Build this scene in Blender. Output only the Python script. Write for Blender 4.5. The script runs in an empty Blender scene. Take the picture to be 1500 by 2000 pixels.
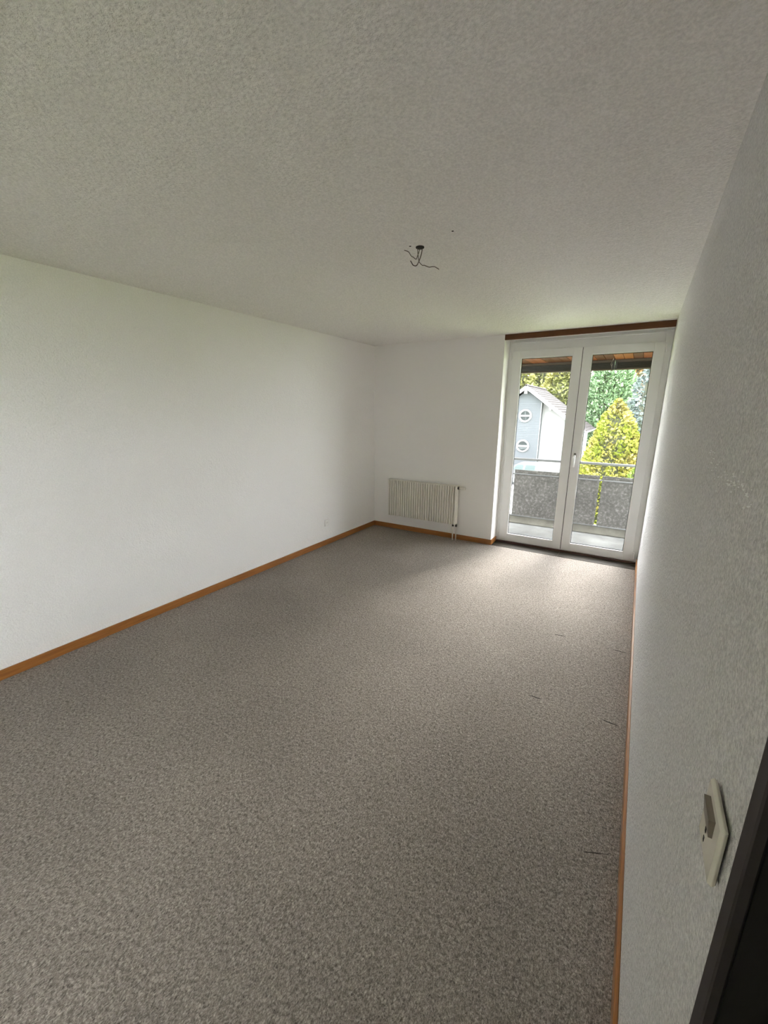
import bpy, math, random
from mathutils import Vector, Matrix

S = bpy.context.scene
COL = S.collection

# ------------------------------------------------------------------ camera
YAW, PITCH, ROLL, FPX = -0.5481, -0.2418, 0.0071, 804.12
CAM = Vector((3.0862, -4.7885, 1.5901))
W, H, BH = 3.2358, 2.40, 0.0627        # room width, height, skirting height

def cam_axes():
    f = Vector((math.sin(YAW) * math.cos(PITCH), math.cos(YAW) * math.cos(PITCH), math.sin(PITCH)))
    r = Vector((math.cos(YAW), -math.sin(YAW), 0))
    u = r.cross(f)
    c, s = math.cos(ROLL), math.sin(ROLL)
    return c * r + s * u, -s * r + c * u, f
_r, _u, _f = cam_axes()
cd = bpy.data.cameras.new('camera')
cam = bpy.data.objects.new('camera', cd)
COL.objects.link(cam)
cam.matrix_world = Matrix(((_r.x, _u.x, -_f.x, CAM.x), (_r.y, _u.y, -_f.y, CAM.y), (_r.z, _u.z, -_f.z, CAM.z), (0, 0, 0, 1)))
cd.sensor_fit = 'VERTICAL'
cd.sensor_height = 36.0
cd.lens = FPX / 2000 * 36.0
cd.clip_start = 0.01
cd.clip_end = 500
S.camera = cam

# ------------------------------------------------------------------ sky and exposure
SKY = 14.0
SUN = 8.0         # sun behind thin cloud, facing the balcony
wd = bpy.data.worlds.new('overcast_sky')
S.world = wd
wd.use_nodes = True
bg = wd.node_tree.nodes['Background']
bg.inputs[0].default_value = (0.955, 0.965, 1.0, 1)
bg.inputs[1].default_value = SKY
sd_ = bpy.data.lights.new('hazy_sun', 'SUN')
sd_.energy = SUN
sd_.angle = math.radians(26)
sd_.color = (1.0, 0.97, 0.92)
sun = bpy.data.objects.new('hazy_sun', sd_)
COL.objects.link(sun)
SE, SA = math.radians(28), math.radians(6)      # elevation, and azimuth right of straight ahead
sun.rotation_euler = Vector((math.sin(SA) * math.cos(SE), math.cos(SA) * math.cos(SE), math.sin(SE))).to_track_quat('Z', 'Y').to_euler()
sun.location = (5, 30, 25)
S.view_settings.view_transform = 'Standard'
S.view_settings.look = 'None'
S.view_settings.gamma = 1
S.view_settings.use_curve_mapping = False
S.view_settings.exposure = 0.93
S.cycles.max_bounces = 16
S.cycles.diffuse_bounces = 10
S.cycles.transparent_max_bounces = 24
S.cycles.use_denoising = True
S.cycles.sample_clamp_indirect = 0
S.cycles.caustics_reflective = False

# ------------------------------------------------------------------ materials
def mat(name, col, rough=0.6, spec=0.4, metal=0.0, coat=0.0):
    m = bpy.data.materials.new(name)
    m.use_nodes = True
    b = m.node_tree.nodes['Principled BSDF']
    b.inputs['Base Color'].default_value = (*col, 1)
    b.inputs['Roughness'].default_value = rough
    b.inputs['Specular IOR Level'].default_value = spec
    b.inputs['Metallic'].default_value = metal
    b.inputs['Coat Weight'].default_value = coat
    b.inputs['Coat Roughness'].default_value = 0.2
    return m

def nodes(m):
    nt = m.node_tree
    return nt, nt.nodes['Principled BSDF'], nt.links.new

def coords(m, scale=(1, 1, 1), kind='Object'):
    nt, b, L = nodes(m)
    tc = nt.nodes.new('ShaderNodeTexCoord')
    mp = nt.nodes.new('ShaderNodeMapping')
    mp.inputs['Scale'].default_value = scale
    L(tc.outputs[kind], mp.inputs[0])
    return mp.outputs[0]

def noise(m, vec, scale, detail=3, rough=0.55, dist=0.0):
    nt, b, L = nodes(m)
    n = nt.nodes.new('ShaderNodeTexNoise')
    n.inputs['Scale'].default_value = scale
    n.inputs['Detail'].default_value = detail
    n.inputs['Roughness'].default_value = rough
    n.inputs['Distortion'].default_value = dist
    L(vec, n.inputs['Vector'])
    return n.outputs['Fac']

def ramp(m, fac, stops):
    nt, b, L = nodes(m)
    r = nt.nodes.new('ShaderNodeValToRGB')
    e = r.color_ramp.elements
    while len(e) < len(stops):
        e.new(0.5)
    for k, (p, c) in enumerate(stops):
        e[k].position = p
        e[k].color = (*c, 1) if len(c) == 3 else c
    L(fac, r.inputs[0])
    return r.outputs[0]

def mix(m, fac, a, b_, blend='MIX'):
    nt, b, L = nodes(m)
    x = nt.nodes.new('ShaderNodeMix')
    x.data_type = 'RGBA'
    x.blend_type = blend
    if isinstance(fac, (int, float)):
        x.inputs[0].default_value = fac
    else:
        L(fac, x.inputs[0])
    for v, i in ((a, 6), (b_, 7)):
        if isinstance(v, tuple):
            x.inputs[i].default_value = (*v, 1)
        else:
            L(v, x.inputs[i])
    return x.outputs[2]

def math_(m, op, a, b_=None):
    nt, b, L = nodes(m)
    x = nt.nodes.new('ShaderNodeMath')
    x.operation = op
    for v, i in ((a, 0), (b_, 1)):
        if v is None:
            continue
        if isinstance(v, (int, float)):
            x.inputs[i].default_value = v
        else:
            L(v, x.inputs[i])
    return x.outputs[0]

def setcol(m, out):
    nt, b, L = nodes(m)
    L(out, b.inputs['Base Color'])

def bump(m, h, strength, dist):
    nt, b, L = nodes(m)
    x = nt.nodes.new('ShaderNodeBump')
    x.inputs['Strength'].default_value = strength
    x.inputs['Distance'].default_value = dist
    L(h, x.inputs['Height'])
    L(x.outputs[0], b.inputs['Normal'])

def plaster(name, col, grain, strength, dist, var=0.03):
    """rough sprayed plaster: grain blobs over a soft unevenness"""
    m = mat(name, col, 0.85, 0.25)
    v = coords(m)
    a = noise(m, v, grain, 3, 0.6)
    c = noise(m, v, grain * 0.33, 2, 0.5)
    h = math_(m, 'ADD', a, math_(m, 'MULTIPLY', c, 0.7))
    bump(m, h, strength, dist)
    t = noise(m, v, grain * 1.6, 2, 0.6)
    d = tuple(max(0, x * (1 - var * 2)) for x in col)
    l = tuple(min(1, x * (1 + var)) for x in col)
    setcol(m, ramp(m, t, [(0.32, d), (0.68, l)]))
    return m

M = {}
WALLC = (0.85, 0.835, 0.82)
M['wall'] = plaster('white_wall_plaster', WALLC, 85, 0.7, 0.006, 0.03)
M['wall_far'] = plaster('white_far_wall_plaster', WALLC, 170, 0.35, 0.003, 0.02)
M['ceiling'] = plaster('white_ceiling_plaster', (0.885, 0.865, 0.84), 78, 1.0, 0.010, 0.06)
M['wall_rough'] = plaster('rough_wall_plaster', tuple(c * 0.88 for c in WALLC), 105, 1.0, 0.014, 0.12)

def carpet():
    m = mat('taupe_carpet', (0.26, 0.235, 0.21), 0.95, 0.1)
    v = coords(m)
    v2 = coords(m, (1.0, 0.55, 1.0))
    fib = noise(m, v2, 230, 3, 0.7, 0.8)
    med = noise(m, v, 75, 3, 0.65, 0.5)
    big = noise(m, v, 1.3, 3, 0.55)
    c1 = ramp(m, fib, [(0.30, (0.10, 0.086, 0.076)), (0.50, (0.295, 0.260, 0.232)), (0.70, (0.54, 0.485, 0.44))])
    c2 = ramp(m, med, [(0.30, (0.58, 0.57, 0.56)), (0.50, (0.98, 0.98, 0.98)), (0.72, (1.32, 1.31, 1.29))])
    c3 = ramp(m, big, [(0.30, (0.90, 0.90, 0.90)), (0.70, (1.06, 1.06, 1.06))])
    setcol(m, mix(m, 1.0, mix(m, 1.0, c1, c2, 'MULTIPLY'), c3, 'MULTIPLY'))
    h = math_(m, 'ADD', fib, math_(m, 'MULTIPLY', med, 0.8))
    bump(m, h, 0.8, 0.006)
    return m
M['carpet'] = carpet()

def wood(name, dark, light, rough, scale=(1, 1, 1), coat=0.3, spec=0.5):
    m = mat(name, light, rough, spec, 0, coat)
    v = coords(m, scale)
    n = noise(m, v, 9, 4, 0.6, 0.4)
    f = noise(m, v, 60, 2, 0.6)
    g = math_(m, 'ADD', math_(m, 'MULTIPLY', n, 0.75), math_(m, 'MULTIPLY', f, 0.25))
    setcol(m, ramp(m, g, [(0.30, dark), (0.70, light)]))
    bump(m, f, 0.15, 0.001)
    return m
WD, WL = (0.23, 0.085, 0.020), (0.40, 0.165, 0.040)
M['skirt_y'] = wood('varnished_skirting_wood', WD, WL, 0.35, (8, 0.5, 8))
M['skirt_x'] = wood('varnished_skirting_wood_across', WD, WL, 0.35, (0.5, 8, 8))
M['header'] = wood('dark_varnished_board', (0.085, 0.026, 0.006), (0.135, 0.046, 0.012), 0.45, (0.5, 8, 8), 0.1, 0.3)
M['threshold'] = wood('dark_threshold_wood', (0.05, 0.018, 0.012), (0.10, 0.035, 0.022), 0.5, (0.5, 8, 8))
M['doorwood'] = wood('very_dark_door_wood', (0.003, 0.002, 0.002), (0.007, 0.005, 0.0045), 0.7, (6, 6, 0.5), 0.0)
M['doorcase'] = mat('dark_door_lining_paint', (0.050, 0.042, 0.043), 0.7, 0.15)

def pvc():
    m = mat('white_plastic_frame', (0.80, 0.80, 0.79), 0.35, 0.5)
    v = coords(m)
    setcol(m, ramp(m, noise(m, v, 3, 2, 0.5), [(0.3, (0.77, 0.77, 0.76)), (0.7, (0.82, 0.82, 0.81))]))
    return m
M['pvc'] = pvc()
M['strip'] = mat('painted_recess_shade', (0.050, 0.043, 0.034), 0.8, 0.2)  # dark colour stands in for shade on the recess floor
M['chip'] = mat('bare_white_plaster', (0.97, 0.97, 0.96), 0.4, 0.5)
M['gasket'] = mat('dark_rubber_gasket', (0.025, 0.025, 0.024), 0.8, 0.05)
M['white_metal'] = mat('white_enamel', (0.72, 0.70, 0.64), 0.4, 0.5)
M['fin'] = mat('cream_radiator_enamel', (0.74, 0.715, 0.65), 0.4, 0.5)
M['chrome'] = mat('satin_handle_metal', (0.85, 0.86, 0.87), 0.3, 0.5, 0.3)
M['rose'] = mat('grey_handle_plate', (0.22, 0.21, 0.20), 0.5, 0.3)
M['dark'] = mat('dark_hollow', (0.030, 0.026, 0.022), 0.9)
M['switch'] = mat('ivory_switch_plastic', (0.70, 0.67, 0.58), 0.25, 0.5)
M['rocker'] = mat('grey_rocker_plastic', (0.20, 0.17, 0.14), 0.45, 0.4)
M['socket'] = mat('white_socket_plastic', (0.80, 0.79, 0.76), 0.35, 0.5)
M['wire'] = mat('brown_wire_insulation', (0.10, 0.075, 0.05), 0.6)
M['wire2'] = mat('grey_wire_insulation', (0.13, 0.105, 0.075), 0.6)

def glass():
    m = bpy.data.materials.new('clear_door_glass')
    m.use_nodes = True
    nt = m.node_tree
    for n in list(nt.nodes):
        nt.nodes.remove(n)
    o = nt.nodes.new('ShaderNodeOutputMaterial')
    mx = nt.nodes.new('ShaderNodeMixShader')
    t = nt.nodes.new('ShaderNodeBsdfTransparent')
    t.inputs[0].default_value = (0.975, 0.985, 0.98, 1)
    g = nt.nodes.new('ShaderNodeBsdfGlossy')
    g.inputs['Roughness'].default_value = 0.0
    lw = nt.nodes.new('ShaderNodeLayerWeight')
    lw.inputs[0].default_value = 0.5
    p = nt.nodes.new('ShaderNodeMath'); p.operation = 'POWER'; p.inputs[1].default_value = 5
    q = nt.nodes.new('ShaderNodeMath'); q.operation = 'MULTIPLY_ADD'
    q.inputs[1].default_value = 0.96; q.inputs[2].default_value = 0.04
    L = nt.links.new
    L(lw.outputs['Facing'], p.inputs[0]); L(p.outputs[0], q.inputs[0]); L(q.outputs[0], mx.inputs[0])
    L(t.outputs[0], mx.inputs[1]); L(g.outputs[0], mx.inputs[2]); L(mx.outputs[0], o.inputs[0])
    return m
M['glass'] = glass()

def speckle(name, stops, scale, rough=0.8, b=0.3, dist=0.004, extra=None):
    m = mat(name, stops[0][1], rough, 0.04)
    v = coords(m)
    n = noise(m, v, scale, 4, 0.65)
    c = ramp(m, n, stops)
    if extra:
        c = mix(m, 1.0, c, ramp(m, noise(m, v, extra, 3, 0.6), [(0.3, (0.75, 0.75, 0.75)), (0.7, (1.15, 1.15, 1.15))]), 'MULTIPLY')
    setcol(m, c)
    bump(m, n, b, dist)
    return m
M['panel'] = speckle('mottled_fibre_cement', [(0.34, (0.066, 0.065, 0.062)), (0.52, (0.086, 0.084, 0.081)), (0.68, (0.155, 0.153, 0.148))], 30, 0.8, 0.2, 0.003, 5)
M['balcony'] = speckle('pale_balcony_concrete', [(0.35, (0.100, 0.101, 0.098)), (0.65, (0.138, 0.140, 0.137))], 4, 0.7, 0.1, 0.003, 1.5)
M['kerb'] = speckle('weathered_kerb_concrete', [(0.35, (0.15, 0.145, 0.125)), (0.65, (0.21, 0.205, 0.18))], 5, 0.8, 0.1, 0.003, 1.5)
M['rail'] = mat('galvanised_rail_steel', (0.10, 0.103, 0.106), 0.6, 0.08)
M['soffit'] = wood('red_brown_soffit_board', (0.060, 0.017, 0.009), (0.125, 0.040, 0.020), 0.8, (8, 0.6, 8), 0, 0.03)
M['soffit2'] = wood('dark_brown_soffit_board', (0.030, 0.012, 0.008), (0.06, 0.022, 0.013), 0.8, (8, 0.6, 8), 0, 0.03)
M['soffit3'] = wood('amber_soffit_board', (0.085, 0.028, 0.012), (0.14, 0.052, 0.022), 0.8, (8, 0.6, 8), 0, 0.03)
M['blind'] = mat('olive_brown_blind_slat', (0.046, 0.036, 0.026), 0.6, 0.04)
M['cord'] = mat('pale_cord', (0.16, 0.14, 0.13), 0.8, 0.05)
M['outwall'] = plaster('exterior_render', (0.60, 0.59, 0.56), 90, 0.5, 0.004)
M['lawn'] = speckle('lawn_green', [(0.3, (0.11, 0.15, 0.035)), (0.7, (0.20, 0.24, 0.07))], 3.0, 0.9, 0.5, 0.05, 0.3)
M['drive'] = speckle('pale_driveway_concrete', [(0.3, (0.4637, 0.4637, 0.4526)), (0.7, (0.5520, 0.5520, 0.5410))], 1.0, 0.8, 0.1, 0.01)
M['hill'] = speckle('hillside_grass', [(0.3, (0.06, 0.075, 0.02)), (0.7, (0.12, 0.13, 0.035))], 0.5, 0.9, 0.3, 0.1)
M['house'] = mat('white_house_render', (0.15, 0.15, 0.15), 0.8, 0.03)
M['siding'] = mat('pale_blue_siding', (0.053, 0.058, 0.062), 0.6, 0.03)
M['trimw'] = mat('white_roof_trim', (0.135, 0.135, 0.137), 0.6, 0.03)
M['housepane'] = mat('grey_house_glazing', (0.020, 0.023, 0.023), 0.5, 0.03)
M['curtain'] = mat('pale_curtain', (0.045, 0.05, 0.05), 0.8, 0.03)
M['tile'] = speckle('grey_pink_roof_tile', [(0.3, (0.0200, 0.0176, 0.0176)), (0.7, (0.0440, 0.0390, 0.0390))], 6, 0.8, 0.2, 0.01)
M['carpaint'] = mat('pale_car_paint', (0.075, 0.082, 0.083), 0.5, 0.03)
M['carglass'] = mat('pale_car_glass', (0.045, 0.058, 0.057), 0.4, 0.03)
M['tyre'] = mat('black_tyre', (0.02, 0.02, 0.02), 0.8)
M['bark'] = speckle('brown_bark', [(0.3, (0.03, 0.02, 0.013)), (0.7, (0.07, 0.05, 0.035))], 12)

def leaf(name, stops, big=None, patch=None):
    m = mat(name, stops[0][1], 0.7, 0.05)
    nt, b, L = nodes(m)
    g = nt.nodes.new('ShaderNodeNewGeometry')
    c = ramp(m, g.outputs['Random Per Island'], stops)
    if patch:
        v = coords(m)
        c = mix(m, ramp(m, noise(m, v, patch[1], 2, 0.5), [(0.45, (0, 0, 0)), (0.60, (1, 1, 1))]), c, patch[0])
    setcol(m, c)
    return m
M['gold'] = leaf('golden_conifer_leaf', [(0.0, (0.055, 0.050, 0.010)), (0.40, (0.165, 0.145, 0.034)), (1.0, (0.31, 0.265, 0.085))], patch=((0.14, 0.165, 0.022), 1.1))
M['conifer'] = leaf('green_conifer_leaf', [(0.0, (0.065, 0.105, 0.055)), (0.5, (0.10, 0.165, 0.085)), (1.0, (0.18, 0.25, 0.145))])
M['spruce'] = leaf('silver_blue_needle', [(0.0, (0.030, 0.040, 0.036)), (0.5, (0.085, 0.108, 0.105)), (1.0, (0.165, 0.195, 0.195))])
M['forest'] = leaf('yellow_green_leaf', [(0.0, (0.060, 0.068, 0.022)), (0.5, (0.125, 0.135, 0.050)), (1.0, (0.20, 0.205, 0.085))], patch=((0.17, 0.165, 0.055), 0.25))
M['autumn'] = leaf('orange_autumn_leaf', [(0.0, (0.12, 0.065, 0.03)), (0.5, (0.21, 0.12, 0.06)), (1.0, (0.26, 0.17, 0.09))])
M['shrub'] = leaf('mid_green_leaf', [(0.0, (0.05, 0.075, 0.015)), (0.5, (0.10, 0.14, 0.03)), (1.0, (0.16, 0.20, 0.06))])
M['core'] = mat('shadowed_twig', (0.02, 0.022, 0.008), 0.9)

# ------------------------------------------------------------------ mesh helpers
class MB:
    def __init__(s):
        s.v, s.f = [], []
    def box(s, x0, x1, y0, y1, z0, z1, bev=0.0):
        if bev <= 0:
            i = len(s.v)
            s.v += [(x, y, z) for z in (z0, z1) for y in (y0, y1) for x in (x0, x1)]
            s.f += [tuple(i + k for k in q) for q in ((0, 2, 3, 1), (4, 5, 7, 6), (0, 1, 5, 4), (2, 6, 7, 3), (0, 4, 6, 2), (1, 3, 7, 5))]
            return s
        # chamfered box: 24 verts
        b = bev
        i = len(s.v)
        X, Y, Z = (x0, x1), (y0, y1), (z0, z1)
        sg = (1, -1)
        idx = {}
        for a in (0, 1):
            for c in (0, 1):
                for d in (0, 1):
                    px, py, pz = X[a], Y[c], Z[d]
                    for ax in range(3):
                        p = [px + sg[a] * b, py + sg[c] * b, pz + sg[d] * b]
                        p[ax] = (px, py, pz)[ax]
                        idx[(a, c, d, ax)] = len(s.v)
                        s.v.append(tuple(p))
        fs = []
        for ax in range(3):
            o = [k for k in range(3) if k != ax]
            for e in (0, 1):
                q = []
                for (m, n) in ((0, 0), (1, 0), (1, 1), (0, 1)):
                    k = [0, 0, 0]; k[ax] = e; k[o[0]] = m; k[o[1]] = n
                    q.append(idx[(*k, ax)])
                fs.append(q)
        for ax in range(3):                      # edges running along ax
            o = [k for k in range(3) if k != ax]
            for m in (0, 1):
                for n in (0, 1):
                    k0 = [0, 0, 0]; k0[o[0]] = m; k0[o[1]] = n
                    k1 = list(k0); k1[ax] = 1
                    fs.append([idx[(*k0, o[0])], idx[(*k1, o[0])], idx[(*k1, o[1])], idx[(*k0, o[1])]])
        for a in (0, 1):
            for c in (0, 1):
                for d in (0, 1):
                    fs.append([idx[(a, c, d, k)] for k in range(3)])
        s.f += [tuple(q) for q in fs]
        return s
    def prism(s, poly, a, b, axis):
        """extrude a 2-D polygon along axis ('x': poly is (y,z), 'y': (x,z), 'z': (x,y))"""
        i, n = len(s.v), len(poly)
        for t in (a, b):
            for (p, q) in poly:
                s.v.append({'x': (t, p, q), 'y': (p, t, q), 'z': (p, q, t)}[axis])
        s.f.append(tuple(range(i, i + n)))
        s.f.append(tuple(range(i + 2 * n - 1, i + n - 1, -1)))
        for k in range(n):
            l = (k + 1) % n
            s.f.append((i + k, i + n + k, i + n + l, i + l))
        return s
    def tube(s, pts, r, seg=8):
        pts = [Vector(p) for p in pts]
        rr = r if isinstance(r, (list, tuple)) else [r] * len(pts)
        i = len(s.v)
        for k, p in enumerate(pts):
            d = (pts[min(k + 1, len(pts) - 1)] - pts[max(k - 1, 0)]).normalized()
            a = d.orthogonal().normalized() if k == 0 else (a - d * a.dot(d)).normalized()
            b = d.cross(a)
            for j in range(seg):
                t = 2 * math.pi * j / seg
                s.v.append(tuple(p + rr[k] * (math.cos(t) * a + math.sin(t) * b)))
        for k in range(len(pts) - 1):
            for j in range(seg):
                l = (j + 1) % seg
                s.f.append((i + k * seg + j, i + k * seg + l, i + (k + 1) * seg + l, i + (k + 1) * seg + j))
        s.f.append(tuple(range(i + seg - 1, i - 1, -1)))
        e = i + (len(pts) - 1) * seg
        s.f.append(tuple(range(e, e + seg)))
        return s
    def lathe(s, prof, o, axis='z', seg=24):
        """revolve (radius, height) profile round an axis through o"""
        i = len(s.v)
        for (r, h) in prof:
            for j in range(seg):
                t = 2 * math.pi * j / seg
                a, b = r * math.cos(t), r * math.sin(t)
                p = {'z': (a, b, h), 'y': (a, h, b), 'x': (h, a, b)}[axis]
                s.v.append((p[0] + o[0], p[1] + o[1], p[2] + o[2]))
        n = len(prof)
        for k in range(n - 1):
            for j in range(seg):
                l = (j + 1) % seg
                s.f.append((i + k * seg + j, i + k * seg + l, i + (k + 1) * seg + l, i + (k + 1) * seg + j))
        s.f.append(tuple(range(i + seg - 1, i - 1, -1)))
        e = i + (n - 1) * seg
        s.f.append(tuple(range(e, e + seg)))
        return s
    def mesh(s, name, m, smooth=False):
        me = bpy.data.meshes.new(name)
        me.from_pydata(s.v, [], s.f)
        import bmesh
        bm = bmesh.new(); bm.from_mesh(me)
        bmesh.ops.recalc_face_normals(bm, faces=bm.faces)
        bm.to_mesh(me); bm.free()
        if smooth:
            me.polygons.foreach_set('use_smooth', [True] * len(me.polygons))
        me.materials.append(M[m] if isinstance(m, str) else m)
        me.update()
        return me
    def build(s, name, m, parent=None, smooth=False, loc=None):
        return link(name, s.mesh(name, m, smooth), parent, loc)

def link(name, me, parent=None, loc=None):
    o = bpy.data.objects.new(name, me)
    COL.objects.link(o)
    if parent is not None:
        o.parent = parent
    if loc is not None:
        o.location = loc
    return o

def empty(name, loc=(0, 0, 0)):
    o = bpy.data.objects.new(name, None)
    o.empty_display_size = 0.1
    COL.objects.link(o)
    o.location = loc
    return o

def tag(o, label=None, cat=None, group=None, kind=None):
    if label: o['label'] = label
    if cat: o['category'] = cat
    if group: o['group'] = group
    if kind: o['kind'] = kind
    return o

def struct(o, label, cat):
    return tag(o, label, cat, kind='structure')

def box(*a, bev=0.0):
    return MB().box(*a, bev=bev)

# ------------------------------------------------------------------ room shell
YB = -7.2            # back wall, behind the camera
XJ = 1.695           # left side of the balcony door recess
YD = 0.19            # room-side face of the door leaves
YO = 0.36            # outer face of the facade
D0, D1 = -5.20, -4.305   # door opening in the right wall
DH = 2.03

struct(box(-0.2, W + 0.25, YB, YO, -0.2, 0).build('floor', 'carpet'), 'taupe grey wall-to-wall carpet across the empty room', 'floor')
struct(box(-0.2, W + 0.25, YB - 0.2, YO, H, H + 0.2).build('ceiling', 'ceiling'), 'rough white plastered ceiling with bare lamp wires', 'ceiling')
struct(box(-0.2, 0, YB - 0.2, YO, 0, H).build('wall_left', 'wall'), 'long blank white plaster wall on the left', 'wall')
struct(box(0, XJ, 0, YO, 0, H).build('wall_far', 'wall_far'), 'white end wall with the radiator beside the balcony door', 'wall')
WY0, WY1, WZ0, WZ1 = -6.68, -5.55, 0.90, 2.20        # window added for fill light in the right wall, unseen behind the viewer
rw = MB().box(W, W + 0.25, D1, YO, 0, H).box(W, W + 0.25, WY1, D0, 0, H).box(W, W + 0.25, D0, D1, DH, H)
rw.box(W, W + 0.25, YB, WY0, 0, H).box(W, W + 0.25, WY0, WY1, 0, WZ0).box(W, W + 0.25, WY0, WY1, WZ1, H)
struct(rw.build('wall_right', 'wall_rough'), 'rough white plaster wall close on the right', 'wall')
struct(box(0, W, YB - 0.2, YB, 0, H).build('wall_back', 'wall'), 'white wall behind the viewer', 'wall')
w2 = struct(empty('fill_window', (W + 0.17, (WY0 + WY1) / 2, WZ0)), 'added white-framed window for fill light in the right wall behind the viewer', 'window')
hw, hh = (WY1 - WY0) / 2, WZ1 - WZ0
fr = MB()
for a, b, c, d in ((-hw, -hw + 0.06, 0, hh), (hw - 0.06, hw, 0, hh), (-hw + 0.06, hw - 0.06, 0, 0.06), (-hw + 0.06, hw - 0.06, hh - 0.06, hh)):
    fr.box(-0.03, 0.03, a, b, c, d)
fr.build('fill_window_frame', 'pvc', w2)
box(-0.006, 0.006, -hw + 0.05, hw - 0.05, 0.05, hh - 0.05).build('pane', 'glass', w2)

# chipped plaster along a scrape on the rough wall: small curled flakes, too many to count
rc = random.Random(9)
ch = MB()
line = [(-3.54, 1.490), (-3.62, 1.478), (-3.72, 1.470), (-3.80, 1.462), (-3.86, 1.468), (-3.93, 1.475), (-3.99, 1.466), (-4.04, 1.452)]
for k in range(70):
    q = rc.random() * (len(line) - 1)
    a, b = line[int(q)], line[int(q) + 1]
    t = q - int(q)
    y, z = a[0] + (b[0] - a[0]) * t + rc.gauss(0, 0.012), a[1] + (b[1] - a[1]) * t + rc.gauss(0, 0.014)
    r = rc.uniform(0.0010, 0.0030)
    i = len(ch.v)
    ch.v += [(W + 0.0005, y + r, z - r), (W + 0.0005, y + r * 0.8, z + r), (W + 0.0005, y - r, z + r * 0.3), (W - r * 1.1, y + r * 0.5, z + r * 0.2)]
    ch.f += [(i, i + 1, i + 3), (i + 1, i + 2, i + 3), (i + 2, i, i + 3), (i, i + 2, i + 1)]
tag(ch.build('plaster_chips', 'chip', bpy.data.objects['wall_right']), 'white chipped plaster flakes', kind='stuff')

# skirting boards
SK = 0.012
def skirt(name, b, m, label):
    o = b.build(name, m)
    return struct(o, label, 'baseboard')
skirt('baseboard_left', box(0, SK, YB, 0, 0, BH, bev=0.002), 'skirt_y', 'orange-brown wooden skirting along the blank left wall')
skirt('baseboard_far', box(SK, XJ + SK, -SK, 0, 0, BH, bev=0.002), 'skirt_x', 'orange-brown wooden skirting under the radiator')
skirt('baseboard_recess', box(XJ, XJ + SK, 0, YD + 0.012, 0, BH, bev=0.002), 'skirt_y', 'short wooden skirting returning into the door recess')
skirt('baseboard_right', box(W - SK, W, D1 + 0.002, YD - 0.005, 0, BH, bev=0.002), 'skirt_y', 'wooden skirting along the rough right wall')

# marks pressed into the carpet beside the right wall
def carpet_mark(p, q, wd=0.0022):
    p, q = Vector((*p, 0)), Vector((*q, 0))
    d = (q - p).normalized(); n = Vector((-d.y, d.x, 0)) * wd
    pts = [p, p.lerp(q, 0.15) + n, p.lerp(q, 0.6) + n * 1.2, q, p.lerp(q, 0.6) - n, p.lerp(q, 0.15) - n * 0.8]
    o = MB().prism([(a.x, a.y) for a in pts], 0.0, 0.0012, 'z').build('carpet_slit', 'dark', bpy.data.objects['floor'])
    o['label'] = 'short dark slit in the carpet'
carpet_mark((3.122, -1.800), (3.198, -1.802))
carpet_mark((3.112, -2.588), (3.192, -2.594))
carpet_mark((2.744, -1.803), (2.813, -1.793))
carpet_mark((2.738, -2.593), (2.806, -2.592))
carpet_mark((3.110, -3.384), (3.189, -3.346), 0.0012)

# wooden board across the top of the recess
tr = box(XJ - 0.002, W - 0.001, -0.006, 0.018, 2.344, H - 0.0005, bev=0.001).build('trim_1', 'header')
struct(tr, 'dark brown wooden board under the ceiling above the balcony door', 'trim')
li = box(XJ, W - 0.001, 0.018, 0.10, 2.352, 2.366).build('trim_2', 'pvc')
struct(li, 'white curtain rail strip behind the brown board', 'trim')
th = box(XJ + SK, W - SK, YD - 0.012, YD + 0.09, 0.0, 0.018, bev=0.002).build('trim_3', 'threshold')
struct(th, 'dark wooden threshold strip under the balcony door', 'trim')

rs = struct(empty('shade_strip', ((XJ + W) / 2, 0.08, 0)), 'dark added strip painting the shade in the recess in front of the balcony door', 'shade strip')  # added pieces: the shade under the door's bottom rail, put into their colour
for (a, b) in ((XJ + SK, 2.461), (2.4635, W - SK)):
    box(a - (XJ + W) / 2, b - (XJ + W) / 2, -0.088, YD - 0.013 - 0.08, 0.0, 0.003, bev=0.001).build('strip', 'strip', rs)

# ------------------------------------------------------------------ balcony door
bd = struct(empty('door_1', ((XJ + W) / 2, YD + 0.03, 0.018)), 'white double-leaf glazed balcony door with a lever handle', 'door')
OX, OY, OZ = (XJ + W) / 2, YD + 0.03, 0.018
def dpart(name, x0, x1, y0, y1, z0, z1, m='pvc', bev=0.0, parent=None, off=(0, 0, 0)):
    return box(x0 - OX - off[0], x1 - OX - off[0], y0 - OY - off[1], y1 - OY - off[1], z0 - OZ - off[2], z1 - OZ - off[2], bev=bev).build(name, m, parent or bd)
FY0, FY1 = YD + 0.016, YD + 0.086
fx0, fx1, fz1 = XJ + 0.001, W - 0.001, H - 0.001
lz0, lz1 = 0.030, 2.248
dpart('frame_post', fx0, 1.752, FY0, FY1, 0.018, fz1, bev=0.002)
dpart('frame_post', 3.176, fx1, FY0, FY1, 0.018, fz1, bev=0.002)
dpart('frame_head', 1.752, 3.176, FY0, FY1, 2.242, fz1, bev=0.002)
dpart('frame_sill', 1.752, 3.176, FY0, FY1, 0.018, 0.036, bev=0.002)
dpart('frame_bead', fx0, fx0 + 0.014, FY0 - 0.012, FY0, 0.018, 2.352, bev=0.002)
dpart('frame_bead', fx1 - 0.012, fx1, FY0 - 0.012, FY0, 0.064, 2.352, bev=0.002)
dpart('frame_bead', fx0 + 0.014, fx1 - 0.012, FY0 - 0.010, FY0, 2.330, 2.344, bev=0.002)
leaves = []
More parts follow.
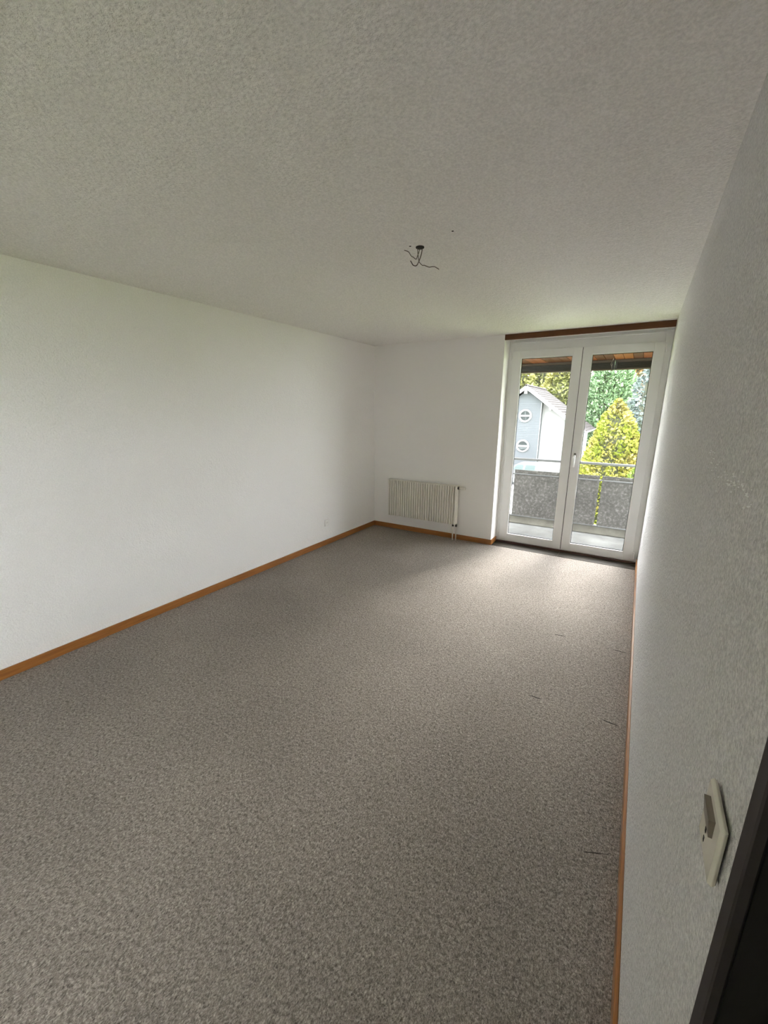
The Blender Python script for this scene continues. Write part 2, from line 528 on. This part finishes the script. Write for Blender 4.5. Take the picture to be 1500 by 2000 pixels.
for (x0, x1, g0, g1, nm) in ((1.743, 2.4605, 1.829, 2.376, 'left'), (2.4665, 3.183, 2.549, 3.101, 'right')):
    lf = dpart('door_leaf', x0, g0, YD, YD + 0.055, lz0, lz1, bev=0.003)
    gz0, gz1 = 0.109, 2.176
    # the leaf is one welded frame: stiles and rails in one mesh
    b = MB()
    for a in ((x0, g0, lz0, lz1), (g1, x1, lz0, lz1), (g0, g1, lz0, gz0), (g0, g1, gz1, lz1)):
        b.box(a[0] - OX, a[1] - OX, YD - OY, YD + 0.055 - OY, a[2] - OZ, a[3] - OZ, bev=0.0015)
    old = lf.data
    lf.data = b.mesh('door_leaf', 'pvc')
    bpy.data.meshes.remove(old)
    lf['label'] = nm + ' leaf of the balcony door'
    # glazing bead, slightly proud and bevelled, then the dark gasket and the pane
    bead, gk = MB(), MB()
    t = 0.010
    for a in ((g0, g0 + t, gz0, gz1), (g1 - t, g1, gz0, gz1), (g0 + t, g1 - t, gz0, gz0 + t), (g0 + t, g1 - t, gz1 - t, gz1)):
        bead.box(a[0] - OX, a[1] - OX, YD + 0.004 - OY, YD + 0.030 - OY, a[2] - OZ, a[3] - OZ, bev=0.0012)
    bead.build('glazing_bead', 'pvc', lf)
    h0, h1, k0, k1 = g0 + t, g1 - t, gz0 + t, gz1 - t
    t2 = 0.005
    for a in ((h0, h0 + t2, k0, k1), (h1 - t2, h1, k0, k1), (h0 + t2, h1 - t2, k0, k0 + t2), (h0 + t2, h1 - t2, k1 - t2, k1)):
        gk.box(a[0] - OX, a[1] - OX, YD + 0.022 - OY, YD + 0.030 - OY, a[2] - OZ, a[3] - OZ)
    gk.build('gasket', 'gasket', lf)
    box(g0 + 0.002 - OX, g1 - 0.002 - OX, YD + 0.032 - OY, YD + 0.038 - OY, gz0 + 0.002 - OZ, gz1 - 0.002 - OZ).build('pane', 'glass', lf)
    leaves.append(lf)
    # hinges on the outer edge
    hx = x0 - 0.008 if nm == 'left' else x1 + 0.008
    for (z0, z1) in ((0.045, 0.125), (2.150, 2.238)):
        hg = MB().lathe([(0.0, z0), (0.0075, z0), (0.0075, z1), (0.0, z1)], (hx, YD + 0.004, 0), 'z', 10)
        hg.v = [(a - OX, b_ - OY, c - OZ) for a, b_, c in hg.v]
        ho = hg.build('hinge', 'pvc', lf)
dpart('astragal', 2.4600, 2.4670, YD + 0.012, YD + 0.05, lz0 + 0.002, lz1 - 0.002, 'gasket')
# lever handle on the right leaf
hb = MB().box(2.492, 2.516, YD - 0.009, YD, 1.095, 1.150, bev=0.004)
hb.v = [(a - OX, b - OY, c - OZ) for a, b, c in hb.v]
ho = hb.build('handle', 'rose', leaves[1]); ho['label'] = 'silver lever handle pointing down'
lv = MB().tube([(2.504, YD - 0.008, 1.122), (2.504, YD - 0.030, 1.122), (2.504, YD - 0.042, 1.116), (2.504, YD - 0.046, 1.10), (2.504, YD - 0.046, 1.05), (2.504, YD - 0.045, 1.0)], [0.009, 0.009, 0.011, 0.011, 0.011, 0.010], 10)
lv.v = [(a - OX, b - OY, c - OZ) for a, b, c in lv.v]
lv.build('handle_lever', 'chrome', leaves[1], True)

# ------------------------------------------------------------------ dark door beside the camera
dd = struct(empty('door_2', (W + 0.04, (D0 + D1) / 2, 0)), 'nearly black wooden room door at the right edge', 'door')
dx, dy = W + 0.04, (D0 + D1) / 2
def ddp(name, x0, x1, y0, y1, z0, z1, m, bev=0.0):
    return box(x0 - dx, x1 - dx, y0 - dy, y1 - dy, z0, z1, bev=bev).build(name, m, dd)
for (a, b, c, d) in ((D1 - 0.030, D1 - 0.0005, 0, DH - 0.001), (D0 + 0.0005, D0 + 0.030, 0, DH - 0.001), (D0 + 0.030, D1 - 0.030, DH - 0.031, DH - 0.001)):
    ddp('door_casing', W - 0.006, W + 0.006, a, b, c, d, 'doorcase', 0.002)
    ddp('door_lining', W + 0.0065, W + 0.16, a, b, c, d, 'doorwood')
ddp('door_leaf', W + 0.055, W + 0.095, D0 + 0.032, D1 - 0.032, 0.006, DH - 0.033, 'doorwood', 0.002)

# ------------------------------------------------------------------ radiator
RX0, RX1, RZ0, RZ1, RYF, RYB = 0.290, 1.272, 0.212, 0.700, -0.122, -0.045
ra = tag(empty('radiator', ((RX0 + RX1) / 2, -0.08, 0)), 'cream ribbed wall radiator with valve and two feed pipes', 'radiator')
rx, ry = (RX0 + RX1) / 2, -0.08
NF = 30
step = (RX1 - RX0) / NF
fin = MB()
hw = step * 0.33
prof = [(-hw, 0.02), (-hw, -0.006), (-hw * 0.55, -0.0135), (0, -0.0155), (hw * 0.55, -0.0135), (hw, -0.006), (hw, 0.02)]
fin.prism(prof, RZ0, RZ1 - 0.004, 'z')
fme = fin.mesh('fin', 'fin', False)
for k in range(NF):
    link('fin', fme, ra, (RX0 + step * (k + 0.5) - rx, RYF + 0.0155 - ry, 0))
box(RX0 - rx, RX1 - rx, RYF + 0.026 - ry, RYB - ry, RZ0 + 0.006, RZ1 - 0.012, bev=0.004).build('panel', 'fin', ra)
box(RX0 - 0.002 - rx, RX1 + 0.002 - rx, RYF + 0.010 - ry, RYB - 0.002 - ry, RZ1 - 0.012, RZ1, bev=0.003).build('top_cover', 'fin', ra)
for x in (0.46, 1.10):
    box(x - 0.02 - rx, x + 0.02 - rx, RYB - 0.001 - ry, -0.001 - ry, 0.25, 0.66, bev=0.002).build('bracket', 'white_metal', ra)
vb = MB().lathe([(0.0, 1.272), (0.017, 1.272), (0.017, 1.290), (0.0, 1.290)], (-rx, -0.085 - ry, 0.675), 'x', 14)
vb.build('valve_collar', 'dark', ra)
vh = MB().lathe([(0.0, 1.290), (0.013, 1.290), (0.015, 1.312), (0.021, 1.318), (0.023, 1.340), (0.021, 1.362), (0.014, 1.368), (0.0, 1.368)], (-rx, -0.085 - ry, 0.675), 'x', 18)
vh.build('thermostat_knob', 'white_metal', ra, True)
for x in (1.226, 1.268):
    pp = MB().tube([(x - rx, -0.075 - ry, RZ0 + 0.01), (x - rx, -0.075 - ry, 0.0)], 0.0082, 12).build('feed_pipe', 'white_metal', ra, True)
    MB().lathe([(0, 0.182), (0.0125, 0.182), (0.0125, 0.212), (0, 0.212)], (x - rx, -0.075 - ry, 0), 'z', 8).build('pipe_nut', 'dark', pp)

# ------------------------------------------------------------------ wall socket on the left wall
so = tag(empty('wall_socket', (0, -1.060, 0.272)), 'small white socket plate low on the left wall', 'socket')
box(0, 0.009, -0.040, 0.040, -0.040, 0.040, bev=0.003).build('cover_plate', 'socket', so)
sk = MB().lathe([(0, 0.009), (0.019, 0.009), (0.019, 0.0098), (0, 0.0098)], (0, 0.0, 0), 'x', 20).build('socket_insert', 'socket', so)
for (a, b) in ((-0.0095, 0), (0.0095, 0), (0, 0.006)):
    MB().lathe([(0, 0.0098), (0.0024, 0.0098), (0.0024, 0.0101), (0, 0.0101)], (0, a, b), 'x', 8).build('socket_hole', 'dark', sk)

# ------------------------------------------------------------------ light switch by the dark door
PX, PY0, PY1, PZ0, PZ1 = 0.011, -4.268, -4.180, 1.038, 1.124
sw = tag(empty('light_switch', (W, (PY0 + PY1) / 2, (PZ0 + PZ1) / 2)), 'ivory switch plate on the right wall beside the dark door', 'switch')
sy, sz = (PY1 - PY0) / 2, (PZ1 - PZ0) / 2
MB().box(-PX + 0.0015, -0.0025, -sy + 0.004, sy - 0.004, -sz + 0.004, sz - 0.004).build('backing', 'dark', sw)
box(-PX, -0.003, -sy, sy, -sz, sz, bev=0.0035).build('cover_plate', 'switch', sw)
# rocker, wedge shaped and proud of the plate
rk = MB().prism([(-0.021, 0.006), (0.021, 0.006), (0.021, 0.030), (-0.021, 0.030)], -PX - 0.004, -PX, 'x')
v = rk.v
rk.v = [(x - (0.003 if (x < -PX - 0.001 and z > 0.02) else 0), y, z) for x, y, z in v]
rk.build('rocker', 'rocker', sw)
for z in (-0.012, -0.026):
    box(-PX - 0.0006, -PX, 0.0068, 0.0112, z - 0.0035, z + 0.0035).build('socket_slot', 'dark', sw)

# ------------------------------------------------------------------ ceiling outlet with bare wires
HX, HY = 2.005, -2.684
SD = Vector((0.8535, 0.5210, 0))
ND = Vector((-0.5210, 0.8535, 0))
ow = tag(empty('ceiling_outlet', (HX, HY, H)), 'open lamp outlet in the ceiling with three bare wires hanging down', 'lamp outlet')
MB().lathe([(0.0, 0.0), (0.0215, 0.0), (0.0215, -0.004), (0.019, -0.006), (0.0, -0.006)], (0, 0, 0), 'z', 24).build('outlet_box', 'dark', ow)
paths = [
    ([(0.0119, 0.0), (0.0105, -0.018), (0.0075, -0.034), (0.0005, -0.055), (-0.0072, -0.0737), (-0.0147, -0.0856), (-0.0226, -0.088), (-0.0332, -0.0833), (-0.0387, -0.0739), (-0.0405, -0.070), (-0.0469, -0.0622)], 'wire', 0.0023, 0.01),
    ([(-0.0113, 0.0), (-0.0113, -0.0152), (-0.0079, -0.0455), (-0.002, -0.069), (0.0142, -0.083), (0.026, -0.0818), (0.0486, -0.0899), (0.0671, -0.0898), (0.0804, -0.0944), (0.0994, -0.1062)], 'wire2', 0.0019, -0.015),
    ([(-0.001, 0.0), (-0.001, -0.0105), (-0.0107, -0.0385), (-0.0182, -0.055), (-0.0341, -0.048), (-0.0446, -0.0457), (-0.0581, -0.0271), (-0.0793, -0.0156)], 'wire2', 0.0019, 0.02)]
for pts, mm, r, dep in paths:
    n = len(pts)
    pp = []
    for k, (a, z) in enumerate(pts):
        q = SD * a + ND * (dep * k / n * math.sin(k * 0.9)) + Vector((0, 0, z))
        pp.append(q)
    fine = []
    for k in range(n - 1):           # smooth the bends
        p0, p1, p2, p3 = pp[max(k - 1, 0)], pp[k], pp[k + 1], pp[min(k + 2, n - 1)]
        for t in (0, 0.25, 0.5, 0.75):
            fine.append(0.5 * ((2 * p1) + (p2 - p0) * t + (2 * p0 - 5 * p1 + 4 * p2 - p3) * t * t + (3 * p1 - p0 - 3 * p2 + p3) * t ** 3))
    fine.append(pp[-1])
    MB().tube(fine, r, 6).build('wire', mm, ow, True)
for (x, y) in ((1.966, -2.717), (2.221, -2.778)):
    o = MB().lathe([(0, 0), (0.0058, 0), (0.0045, -0.0012), (0, -0.0012)], (0, 0, 0), 'z', 10).build('screw_hole', 'dark', bpy.data.objects['ceiling'], loc=(x, y, H))
    o['label'] = 'small dark screw hole in the ceiling'

# ------------------------------------------------------------------ balcony
YR = 1.35
BZ = -0.06
struct(MB().box(-0.8, 4.6, YO - 0.06, YR + 0.16, BZ - 0.18, BZ).build('balcony_floor', 'balcony'), 'pale concrete balcony floor beyond the glass door', 'balcony floor')
struct(box(-0.8, 4.6, YR + 0.075, YR + 0.16, BZ, 0.062, bev=0.008).build('balcony_kerb', 'kerb'), 'low concrete kerb behind the foot of the balcony railing', 'kerb')
fw = MB().box(-0.8, XJ, YO, YO + 0.02, BZ, 2.23).box(W, 4.6, YO, YO + 0.02, BZ, 2.23).box(XJ, W, YO - 0.08, YO + 0.02, BZ, 0.018).box(XJ, W, YO - 0.08, YO + 0.02, 2.235, H)
struct(fw.build('facade_wall', 'outwall'), 'plastered outer wall around the balcony door', 'wall')
struct(box(-0.8, 4.6, YO, YR + 0.14, 2.27, 2.55).build('balcony_slab', 'outwall'), 'slab above the balcony', 'ceiling')
sf = tag(empty('balcony_soffit', (2.0, 0.9, 2.23)), 'red-brown wooden board ceiling over the balcony', 'soffit')
rng = random.Random(4)
bme = {}
for k, mm in enumerate(('soffit', 'soffit2', 'soffit3')):
    bme[mm] = box(-0.048, 0.048, YO + 0.022 - 0.9, YR + 0.12 - 0.9, 0.0, 0.022, bev=0.003).mesh('board', mm)
x = -0.75
k = 0
while x < 4.55:
    mm = rng.choice(['soffit', 'soffit', 'soffit2', 'soffit2', 'soffit3'])
    link('board', bme[mm], sf, (x - 2.0, 0, rng.uniform(0, 0.003)))
    x += 0.10
box(-0.78 - 2.0, 4.58 - 2.0, YO + 0.022 - 0.9, YR + 0.12 - 0.9, 0.0255, 0.0395).build('batten', 'soffit2', sf)
box(-0.78 - 2.0, 4.58 - 2.0, YR + 0.121 - 0.9, YR + 0.139 - 0.9, 0.0, 0.0395).build('fascia', 'soffit2', sf)

# raised slatted blinds hanging at the outer edge of the balcony
def blind(x0, x1, label):
    cx = (x0 + x1) / 2
    b = tag(empty('slatted_blind', (cx, YR + 0.06, 2.23)), label, 'blind', 'raised blinds over the balcony rail')
    hw = (x1 - x0) / 2
    box(-hw, hw, -0.028, 0.028, -0.034, -0.001, bev=0.002).build('head_rail', 'blind', b)
    sl = MB().prism([(-0.036, -0.005), (-0.012, 0.003), (0.012, 0.003), (0.036, -0.005), (0.012, 0.0005), (-0.012, 0.0005)], -hw, hw, 'x').mesh('slat', 'blind')
    for j in range(9):
        link('slat', sl, b, (0, (j % 2) * 0.003, -0.0365 - j * 0.0085))
    box(-hw, hw, -0.03, 0.03, -0.124, -0.106, bev=0.002).build('bottom_rail', 'blind', b)
    for xx in (-hw + 0.014, hw - 0.014):
        box(xx - 0.012, xx + 0.012, -0.042, -0.0365, -0.118, -0.03).build('strap', 'gasket', b)
    return b
blind(1.41, 2.698, 'gathered brown slatted blind over the left and middle of the balcony rail')
blind(2.702, 3.99, 'gathered brown slatted blind over the right end of the balcony rail')
cd_ = MB().tube([(0, 0, 0), (-0.004, 0, -0.02), (-0.016, 0, -0.045), (-0.026, 0, -0.07), (-0.020, 0, -0.085), (-0.008, 0, -0.075), (-0.004, 0, -0.055), (-0.010, 0, -0.075), (-0.014, 0, -0.10), (-0.008, 0, -0.125)], 0.0022, 6)
tag(cd_.build('pull_cord', 'cord', loc=(2.690, 1.22, 2.2295)), 'thin pale looped cord hanging from the balcony boards', 'cord')

# railing
rl = tag(empty('balcony_railing', (2.3, YR, BZ)), 'grey steel balcony railing with round handrail and thin bars', 'railing')
MB().tube([(-3.0, 0, 0.922 - BZ), (2.25, 0, 0.922 - BZ)], 0.0175, 12).build('handrail', 'rail', rl, True)
for z in (0.703, 0.078):
    MB().tube([(-3.0, 0, z - BZ), (2.25, 0, z - BZ)], 0.010, 8).build('bar', 'rail', rl, True)
for x in (-2.92, -0.02, 2.0):
    box(x - 0.02, x + 0.02, 0.03, 0.07, 0.0, 0.94 - BZ).build('post', 'rail', rl)
    box(x - 0.02, x + 0.02, -0.01, 0.05, 0.915 - BZ, 0.93 - BZ).build('post_cap', 'rail', rl)
for x0, x1 in ((0.36, 1.520), (1.584, 2.703), (2.735, 3.88)):
    xm = (x0 + x1) / 2
    o = box(-(x1 - x0) / 2, (x1 - x0) / 2, -0.004, 0.004, 0, 0.688, bev=0.001).build('parapet_panel', 'panel', rl, loc=(xm - 2.3, 0.018, 0.075 - BZ))
    o['label'] = 'mottled grey fibre cement panel'
    for cx in (x0 + 0.02, x1 - 0.02):
        for z in (0.703, 0.078):
            box(cx - 0.008 - xm, cx + 0.008 - xm, -0.0325, -0.0045, z - 0.012 - 0.075, z + 0.012 - 0.075, bev=0.002).build('clip', 'rail', o)

# ------------------------------------------------------------------ ground and hill
GZ = -4.2
def grid_mesh(name, m, x0, x1, y0, y1, nx, ny, hf):
    b = MB()
    for j in range(ny + 1):
        for i in range(nx + 1):
            x = x0 + (x1 - x0) * i / nx; y = y0 + (y1 - y0) * j / ny
            b.v.append((x, y, hf(x, y)))
    for j in range(ny):
        for i in range(nx):
            a = j * (nx + 1) + i
            b.f.append((a, a + 1, a + nx + 2, a + nx + 1))
    return b.build(name, m)
struct(grid_mesh('lawn', 'lawn', -60, 60, -60, 46, 8, 4, lambda x, y: GZ), 'green lawn below the balcony', 'lawn')
struct(box(-14, 0.6, 12, 31.4, GZ - 0.1, GZ + 0.03).build('driveway', 'drive'), 'pale concrete driveway in front of the white house', 'driveway')
def hillh(x, y):
    t = max(0.0, min(1.0, (y - 44) / 60))
    return GZ + 0.0 + 13.5 * t ** 0.8 + 0.8 * math.sin(x * 0.11) * t
struct(grid_mesh('hillside', 'hill', -80, 60, 44, 110, 28, 16, hillh), 'green hillside rising behind the trees', 'hill')

# ------------------------------------------------------------------ white house
HY0, AX, AZ, HWD, EZ = 32.0, -5.33, 3.62, 4.70, 0.10
hs = tag(empty('gabled_house', (AX, HY0, GZ)), 'white gabled house with pale blue centre bay and two round windows', 'house')
L_ = 7.2
def hp(b, name, m, parent=None, smooth=False):
    b.v = [(x, y, z - GZ) for x, y, z in b.v]
    return b.build(name, m, parent or hs, smooth)
slope = (AZ - EZ) / HWD
wx = 4.2
wz = AZ - 0.35 - slope * wx
hp(MB().prism([(-wx, GZ), (wx, GZ), (wx, wz), (0, AZ - 0.35), (-wx, wz)], 0.0, L_ - 0.5, 'y'), 'wall', 'house')
bx = 1.28
bz = AZ - 0.36 - slope * bx
hp(MB().prism([(-bx, GZ), (bx, GZ), (bx, bz), (0, AZ - 0.36), (-bx, bz)], -0.45, 0.0, 'y'), 'centre_bay', 'siding')
sd = MB()
z = GZ + 1.4
while z < bz - 0.1:
    sd.prism([(-0.452, z), (-0.452, z + 0.14), (-0.472, z + 0.004), (-0.472, z)], -bx, bx, 'x')
    z += 0.145
tag(hp(sd, 'siding_boards', 'siding'), kind='stuff')
hp(MB().box(-bx, -bx + 0.06, -0.475, -0.45, GZ, bz).box(bx - 0.06, bx, -0.475, -0.45, GZ, bz), 'corner_trim', 'trimw')
for zc in (1.24, -1.26):
    rw_ = empty('round_window', (0.02, -0.47, zc - GZ)); rw_.parent = hs
    MB().lathe([(0.39, 0.0), (0.54, 0.0), (0.54, -0.05), (0.50, -0.08), (0.43, -0.08), (0.39, -0.05), (0.39, 0.0)], (0, 0, 0), 'y', 32).build('window_ring', 'trimw', rw_, True)
    MB().lathe([(0, -0.012), (0.40, -0.012), (0.40, -0.022), (0, -0.022)], (0, 0, 0), 'y', 32).build('pane', 'housepane', rw_)
    box(-0.40, 0.40, -0.075, -0.02, -0.075, 0.075).build('crossbar', 'trimw', rw_)
    if zc > 0:
        box(-0.05, 0.02, -0.035, -0.024, 0.08, 0.36).build('curtain', 'curtain', rw_)
        box(0.03, 0.10, -0.035, -0.024, -0.36, -0.08).build('curtain', 'curtain', rw_)
    else:
        box(-0.30, 0.30, -0.035, -0.024, -0.26, -0.08).build('curtain', 'curtain', rw_)
# roof: two slabs with stepped tile courses
y0r, y1r = -0.95, L_
for sx, nm in ((1, 'roof'), (-1, 'roof')):
    rf = MB()
    rf.prism([(0, AZ), (sx * HWD, EZ), (sx * HWD, EZ - 0.16), (0, AZ - 0.16)], y0r + 0.12, y1r, 'y')
    ro = hp(rf, 'roof', 'tile')
    tl = MB()
    n = 17
    for k in range(n):
        a, b = k / n, (k + 1.12) / n
        b = min(b, 1.01)
        xa, xb = sx * HWD * a, sx * HWD * b
        za, zb = AZ - (AZ - EZ) * a, AZ - (AZ - EZ) * b
        ny = 26
        for j in range(ny):
            ya, yb = y0r + 0.10 + (y1r - y0r - 0.10) * j / ny, y0r + 0.10 + (y1r - y0r - 0.10) * (j + 0.93) / ny
            lift = 0.05 + 0.02 * ((j * 7 + k * 3) % 3)
            i = len(tl.v)
            tl.v += [(xa, ya, za + 0.01), (xa, yb, za + 0.01), (xb, yb, zb + lift), (xb, ya, zb + lift), (xb, ya, zb), (xb, yb, zb), (xa, ya, za), (xa, yb, za)]
            tl.f += [(i, i + 1, i + 2, i + 3), (i + 3, i + 2, i + 5, i + 4), (i, i + 3, i + 4, i + 6), (i + 1, i + 7, i + 5, i + 2)]
    tl.v = [(x, y, z - GZ) for x, y, z in tl.v]
    tag(tl.build('roof_tiles', 'tile', ro), kind='stuff')
    hp(MB().prism([(0, AZ + 0.06), (sx * (HWD + 0.05), EZ + 0.06), (sx * (HWD + 0.05), EZ - 0.26), (0, AZ - 0.26)], y0r, y0r + 0.12, 'y'), 'rake_board', 'trimw')
    hp(box(sx * 2.0 - 0.10, sx * 2.0 + 0.10, y0r + 0.13, 0.0, AZ - slope * 2.0 - 0.42, AZ - slope * 2.0 - 0.17), 'purlin', 'trimw')
    hp(MB().tube([(sx * (HWD + 0.06), y0r, EZ - 0.08), (sx * (HWD + 0.06), y1r, EZ - 0.08)], 0.07, 8), 'gutter', 'trimw')
hp(box(-0.12, 0.12, y0r + 0.02, -0.45, AZ - 0.62, AZ - 0.18), 'ridge_purlin', 'trimw')
hp(MB().tube([(0, y0r, AZ + 0.05), (0, y1r, AZ + 0.05)], 0.09, 8), 'ridge_tile', 'tile')

# parked car beside the house
cr = tag(empty('parked_car', (-4.6, 29.2, GZ + 0.03)), 'pale parked car in front of the white house', 'car')
body = [(-2.1, 0.30), (-2.12, 0.70), (-1.95, 1.00), (-0.95, 1.14), (-0.42, 1.68), (-0.1, 1.80), (1.25, 1.80), (1.75, 1.66), (2.0, 1.16), (2.06, 0.68), (2.02, 0.30)]
MB().prism(body, -0.85, 0.85, 'y').build('car_body', 'carpaint', cr)
for q in ([(-0.46, 1.22), (-0.52, 1.34), (-0.34, 1.62), (-0.20, 1.69), (0.22, 1.70), (0.14, 1.20)], [(0.30, 1.20), (0.40, 1.70), (1.12, 1.69), (1.06, 1.22)]):
    MB().prism(q, -0.862, -0.85, 'y').build('side_window', 'carglass', cr)
for x in (-1.3, 1.25):
    for y in (-0.80, 0.80):
        MB().lathe([(0, -0.1), (0.30, -0.1), (0.32, -0.06), (0.32, 0.06), (0.30, 0.1), (0, 0.1)], (x, y, 0.32), 'y', 18).build('wheel', 'tyre', cr)

# ------------------------------------------------------------------ trees
def foliage(rng, prof, n, size, droop=0.2, core=0.80, lump=0.18, aspect=2.2, zmin=None):
    """leaf sprays over the skin of a crown given as [(z, radius)], uneven in lumps"""
    zs = [p[0] for p in prof]
    def rad(z):
        for (a, ra_), (b, rb_) in zip(prof, prof[1:]):
            if a <= z <= b:
                return ra_ + (rb_ - ra_) * (z - a) / (b - a)
        return 0
    ph = [rng.uniform(0, 6.28) for _ in range(6)]
    def lumpf(t, z):
        return 1 + lump * (math.sin(3 * t + ph[0] + z * 1.3) * 0.5 + math.sin(5 * t + ph[1] - z * 2.1) * 0.35 + math.sin(2 * t + ph[2] + z * 3.7) * 0.4)
    b = MB()
    zlo = zs[0] if zmin is None else zmin
    rmax = max(p[1] for p in prof)
    cnt = 0
    while cnt < n:
        z = rng.uniform(zlo, zs[-1])
        r = rad(z)
        if rng.random() > (r + 0.12 * rmax) / (1.12 * rmax):
            continue
        t = rng.uniform(0, 6.2832)
        rr = r * lumpf(t, z) * rng.choice([rng.uniform(0.75, 1.0), rng.uniform(0.92, 1.06)])
        c = Vector((rr * math.cos(t), rr * math.sin(t), z))
        out = Vector((math.cos(t), math.sin(t), 0.55 - droop + rng.uniform(-0.5, 0.5))).normalized()
        out = (out + Vector((rng.uniform(-.7, .7), rng.uniform(-.7, .7), rng.uniform(-.5, .5)))).normalized()
        side = out.orthogonal().normalized()
        side = (Matrix.Rotation(rng.uniform(0, 3.14), 3, out) @ side)
        s = size * rng.uniform(0.6, 1.4)
        i = len(b.v)
        w_ = s / aspect
        nb = out.cross(side) * (w_ * 0.35)
        b.v += [tuple(c - out * s * 0.4), tuple(c + side * w_ - nb), tuple(c + out * s * 0.7), tuple(c - side * w_ - nb)]
        b.f += [(i, i + 1, i + 2), (i, i + 2, i + 3)]
        cnt += 1
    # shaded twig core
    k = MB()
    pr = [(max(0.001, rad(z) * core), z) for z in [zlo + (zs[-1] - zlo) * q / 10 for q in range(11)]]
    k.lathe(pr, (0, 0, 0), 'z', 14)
    return b, k

def tree(name, label, cat, loc, prof, n, size, m, seed, group=None, trunk=0.15, lobes=(), **kw):
    rng = random.Random(seed)
    t = tag(empty(name, loc), label, cat, group)
    b, k = foliage(rng, prof, n, size, **kw)
    for (dx, dy, pr, nn) in lobes:               # side leaders of the same crown
        b2, k2 = foliage(rng, pr, nn, size, **kw)
        for src, dst in ((b2, b), (k2, k)):
            i = len(dst.v)
            dst.v += [(x + dx, y + dy, z) for x, y, z in src.v]
            dst.f += [tuple(i + q for q in f) for f in src.f]
    me = bpy.data.meshes.new('foliage')
    me.from_pydata(b.v, [], b.f)
    me.materials.append(M[m]); me.update()
    tag(link('foliage', me, t), kind='stuff')
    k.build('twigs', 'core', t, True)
    ztop = prof[0][0] + (prof[-1][0] - prof[0][0]) * 0.7
    MB().tube([(0, 0, 0), (trunk * 0.3, 0, ztop * 0.5), (0, 0, ztop)], [trunk, trunk * 0.7, trunk * 0.3], 8).build('trunk', 'bark', t, True)
    return t
def zz(z): return z - GZ
tree('golden_conifer', 'bright golden yellow conifer just beyond the balcony rail', 'tree', (2.26, 13.2, GZ),
     [(0.15, 0.9), (1.2, 1.35), (zz(-1.6), 1.25), (zz(-0.8), 1.08), (zz(0.0), 0.86), (zz(0.6), 0.76), (zz(1.1), 0.60), (zz(1.5), 0.40), (zz(1.85), 0.16), (zz(2.05), 0.02)], 11000, 0.115, 'gold', 1, lump=0.20, aspect=2.0, core=0.72,
     lobes=((-0.42, -0.1, [(2.0, 0.2), (zz(-0.6), 0.38), (zz(0.6), 0.26), (zz(1.1), 0.16), (zz(1.55), 0.02)], 1600), (0.55, 0.1, [(2.0, 0.2), (zz(-0.6), 0.40), (zz(0.5), 0.28), (zz(1.0), 0.02)], 1500)))
tree('golden_conifer', 'lower yellow-green conifer beside the golden one, under the blue spruce', 'tree', (3.28, 10.0, GZ),
     [(0.15, 0.6), (1.2, 0.75), (zz(-1.6), 0.62), (zz(-0.8), 0.45), (zz(-0.2), 0.28), (zz(0.1), 0.02)], 4000, 0.11, 'shrub', 12, lump=0.18, aspect=2.0)
tree('green_conifer', 'tall dense green conifer behind the golden one', 'tree', (0.12, 42.0, GZ),
     [(0.15, 2.0), (2.5, 2.1), (zz(0.5), 2.05), (zz(3.5), 1.95), (zz(5.0), 1.80), (zz(6.2), 1.3), (zz(7.6), 0.03)], 13000, 0.30, 'conifer', 2, lump=0.07, aspect=2.2, droop=0.0)
tree('green_shrub', 'small light green tree between the house roof and the green conifer', 'tree', (-2.9, 47.0, hillh(-2.9, 47.0)),
     [(0.6, 0.5), (2.5, 1.1), (4.6, 1.2), (6.4, 0.9), (7.4, 0.05)], 3000, 0.26, 'shrub', 5, lump=0.2)
tree('blue_spruce', 'silver-blue spruce at the right edge of the door glass', 'tree', (3.72, 17.0, GZ),
     [(0.2, 1.7), (2.0, 1.6), (zz(-0.6), 1.30), (zz(-0.2), 0.85), (zz(0.2), 1.25), (zz(0.9), 0.95), (zz(1.2), 1.22), (zz(1.9), 1.25), (zz(2.3), 0.95), (zz(2.7), 1.1), (zz(3.3), 0.85), (zz(3.8), 0.6), (zz(4.6), 0.02)], 9000, 0.15, 'spruce', 3, lump=0.16, aspect=3.0, droop=0.5, core=0.7)
fs = [(-12.1, 52, 2.8, 11.0, 'forest', 'yellow-green leafy tree at the far left behind the house roof'),
      (-5.2, 52, 2.8, 10.6, 'forest', 'yellow-green leafy tree above the right slope of the house roof'),
      (-9.6, 61, 3.0, 10.5, 'forest', 'yellow-green leafy tree further back above the house gable'),
      (2.05, 50, 0.9, 10.0, 'autumn', 'orange autumn tree right of the green conifer'),
      (3.1, 56, 1.3, 9.5, 'forest', 'small yellow-green tree on the slope behind the blue spruce')]
for k, (x, y, r, h, mm, lab) in enumerate(fs):
    g = hillh(x, y)
    tree('autumn_tree' if mm == 'autumn' else 'leafy_tree', lab, 'tree', (x, y, g),
         [(1.2, r * 0.5), (h * 0.25, r * 0.95), (h * 0.5, r), (h * 0.75, r * 0.75), (h * 0.93, r * 0.3), (h, 0.05)], int(5200 * (r / 4) ** 1.2), 0.42, mm, 20 + k, 'trees on the slope behind the house', trunk=0.3, lump=0.22)
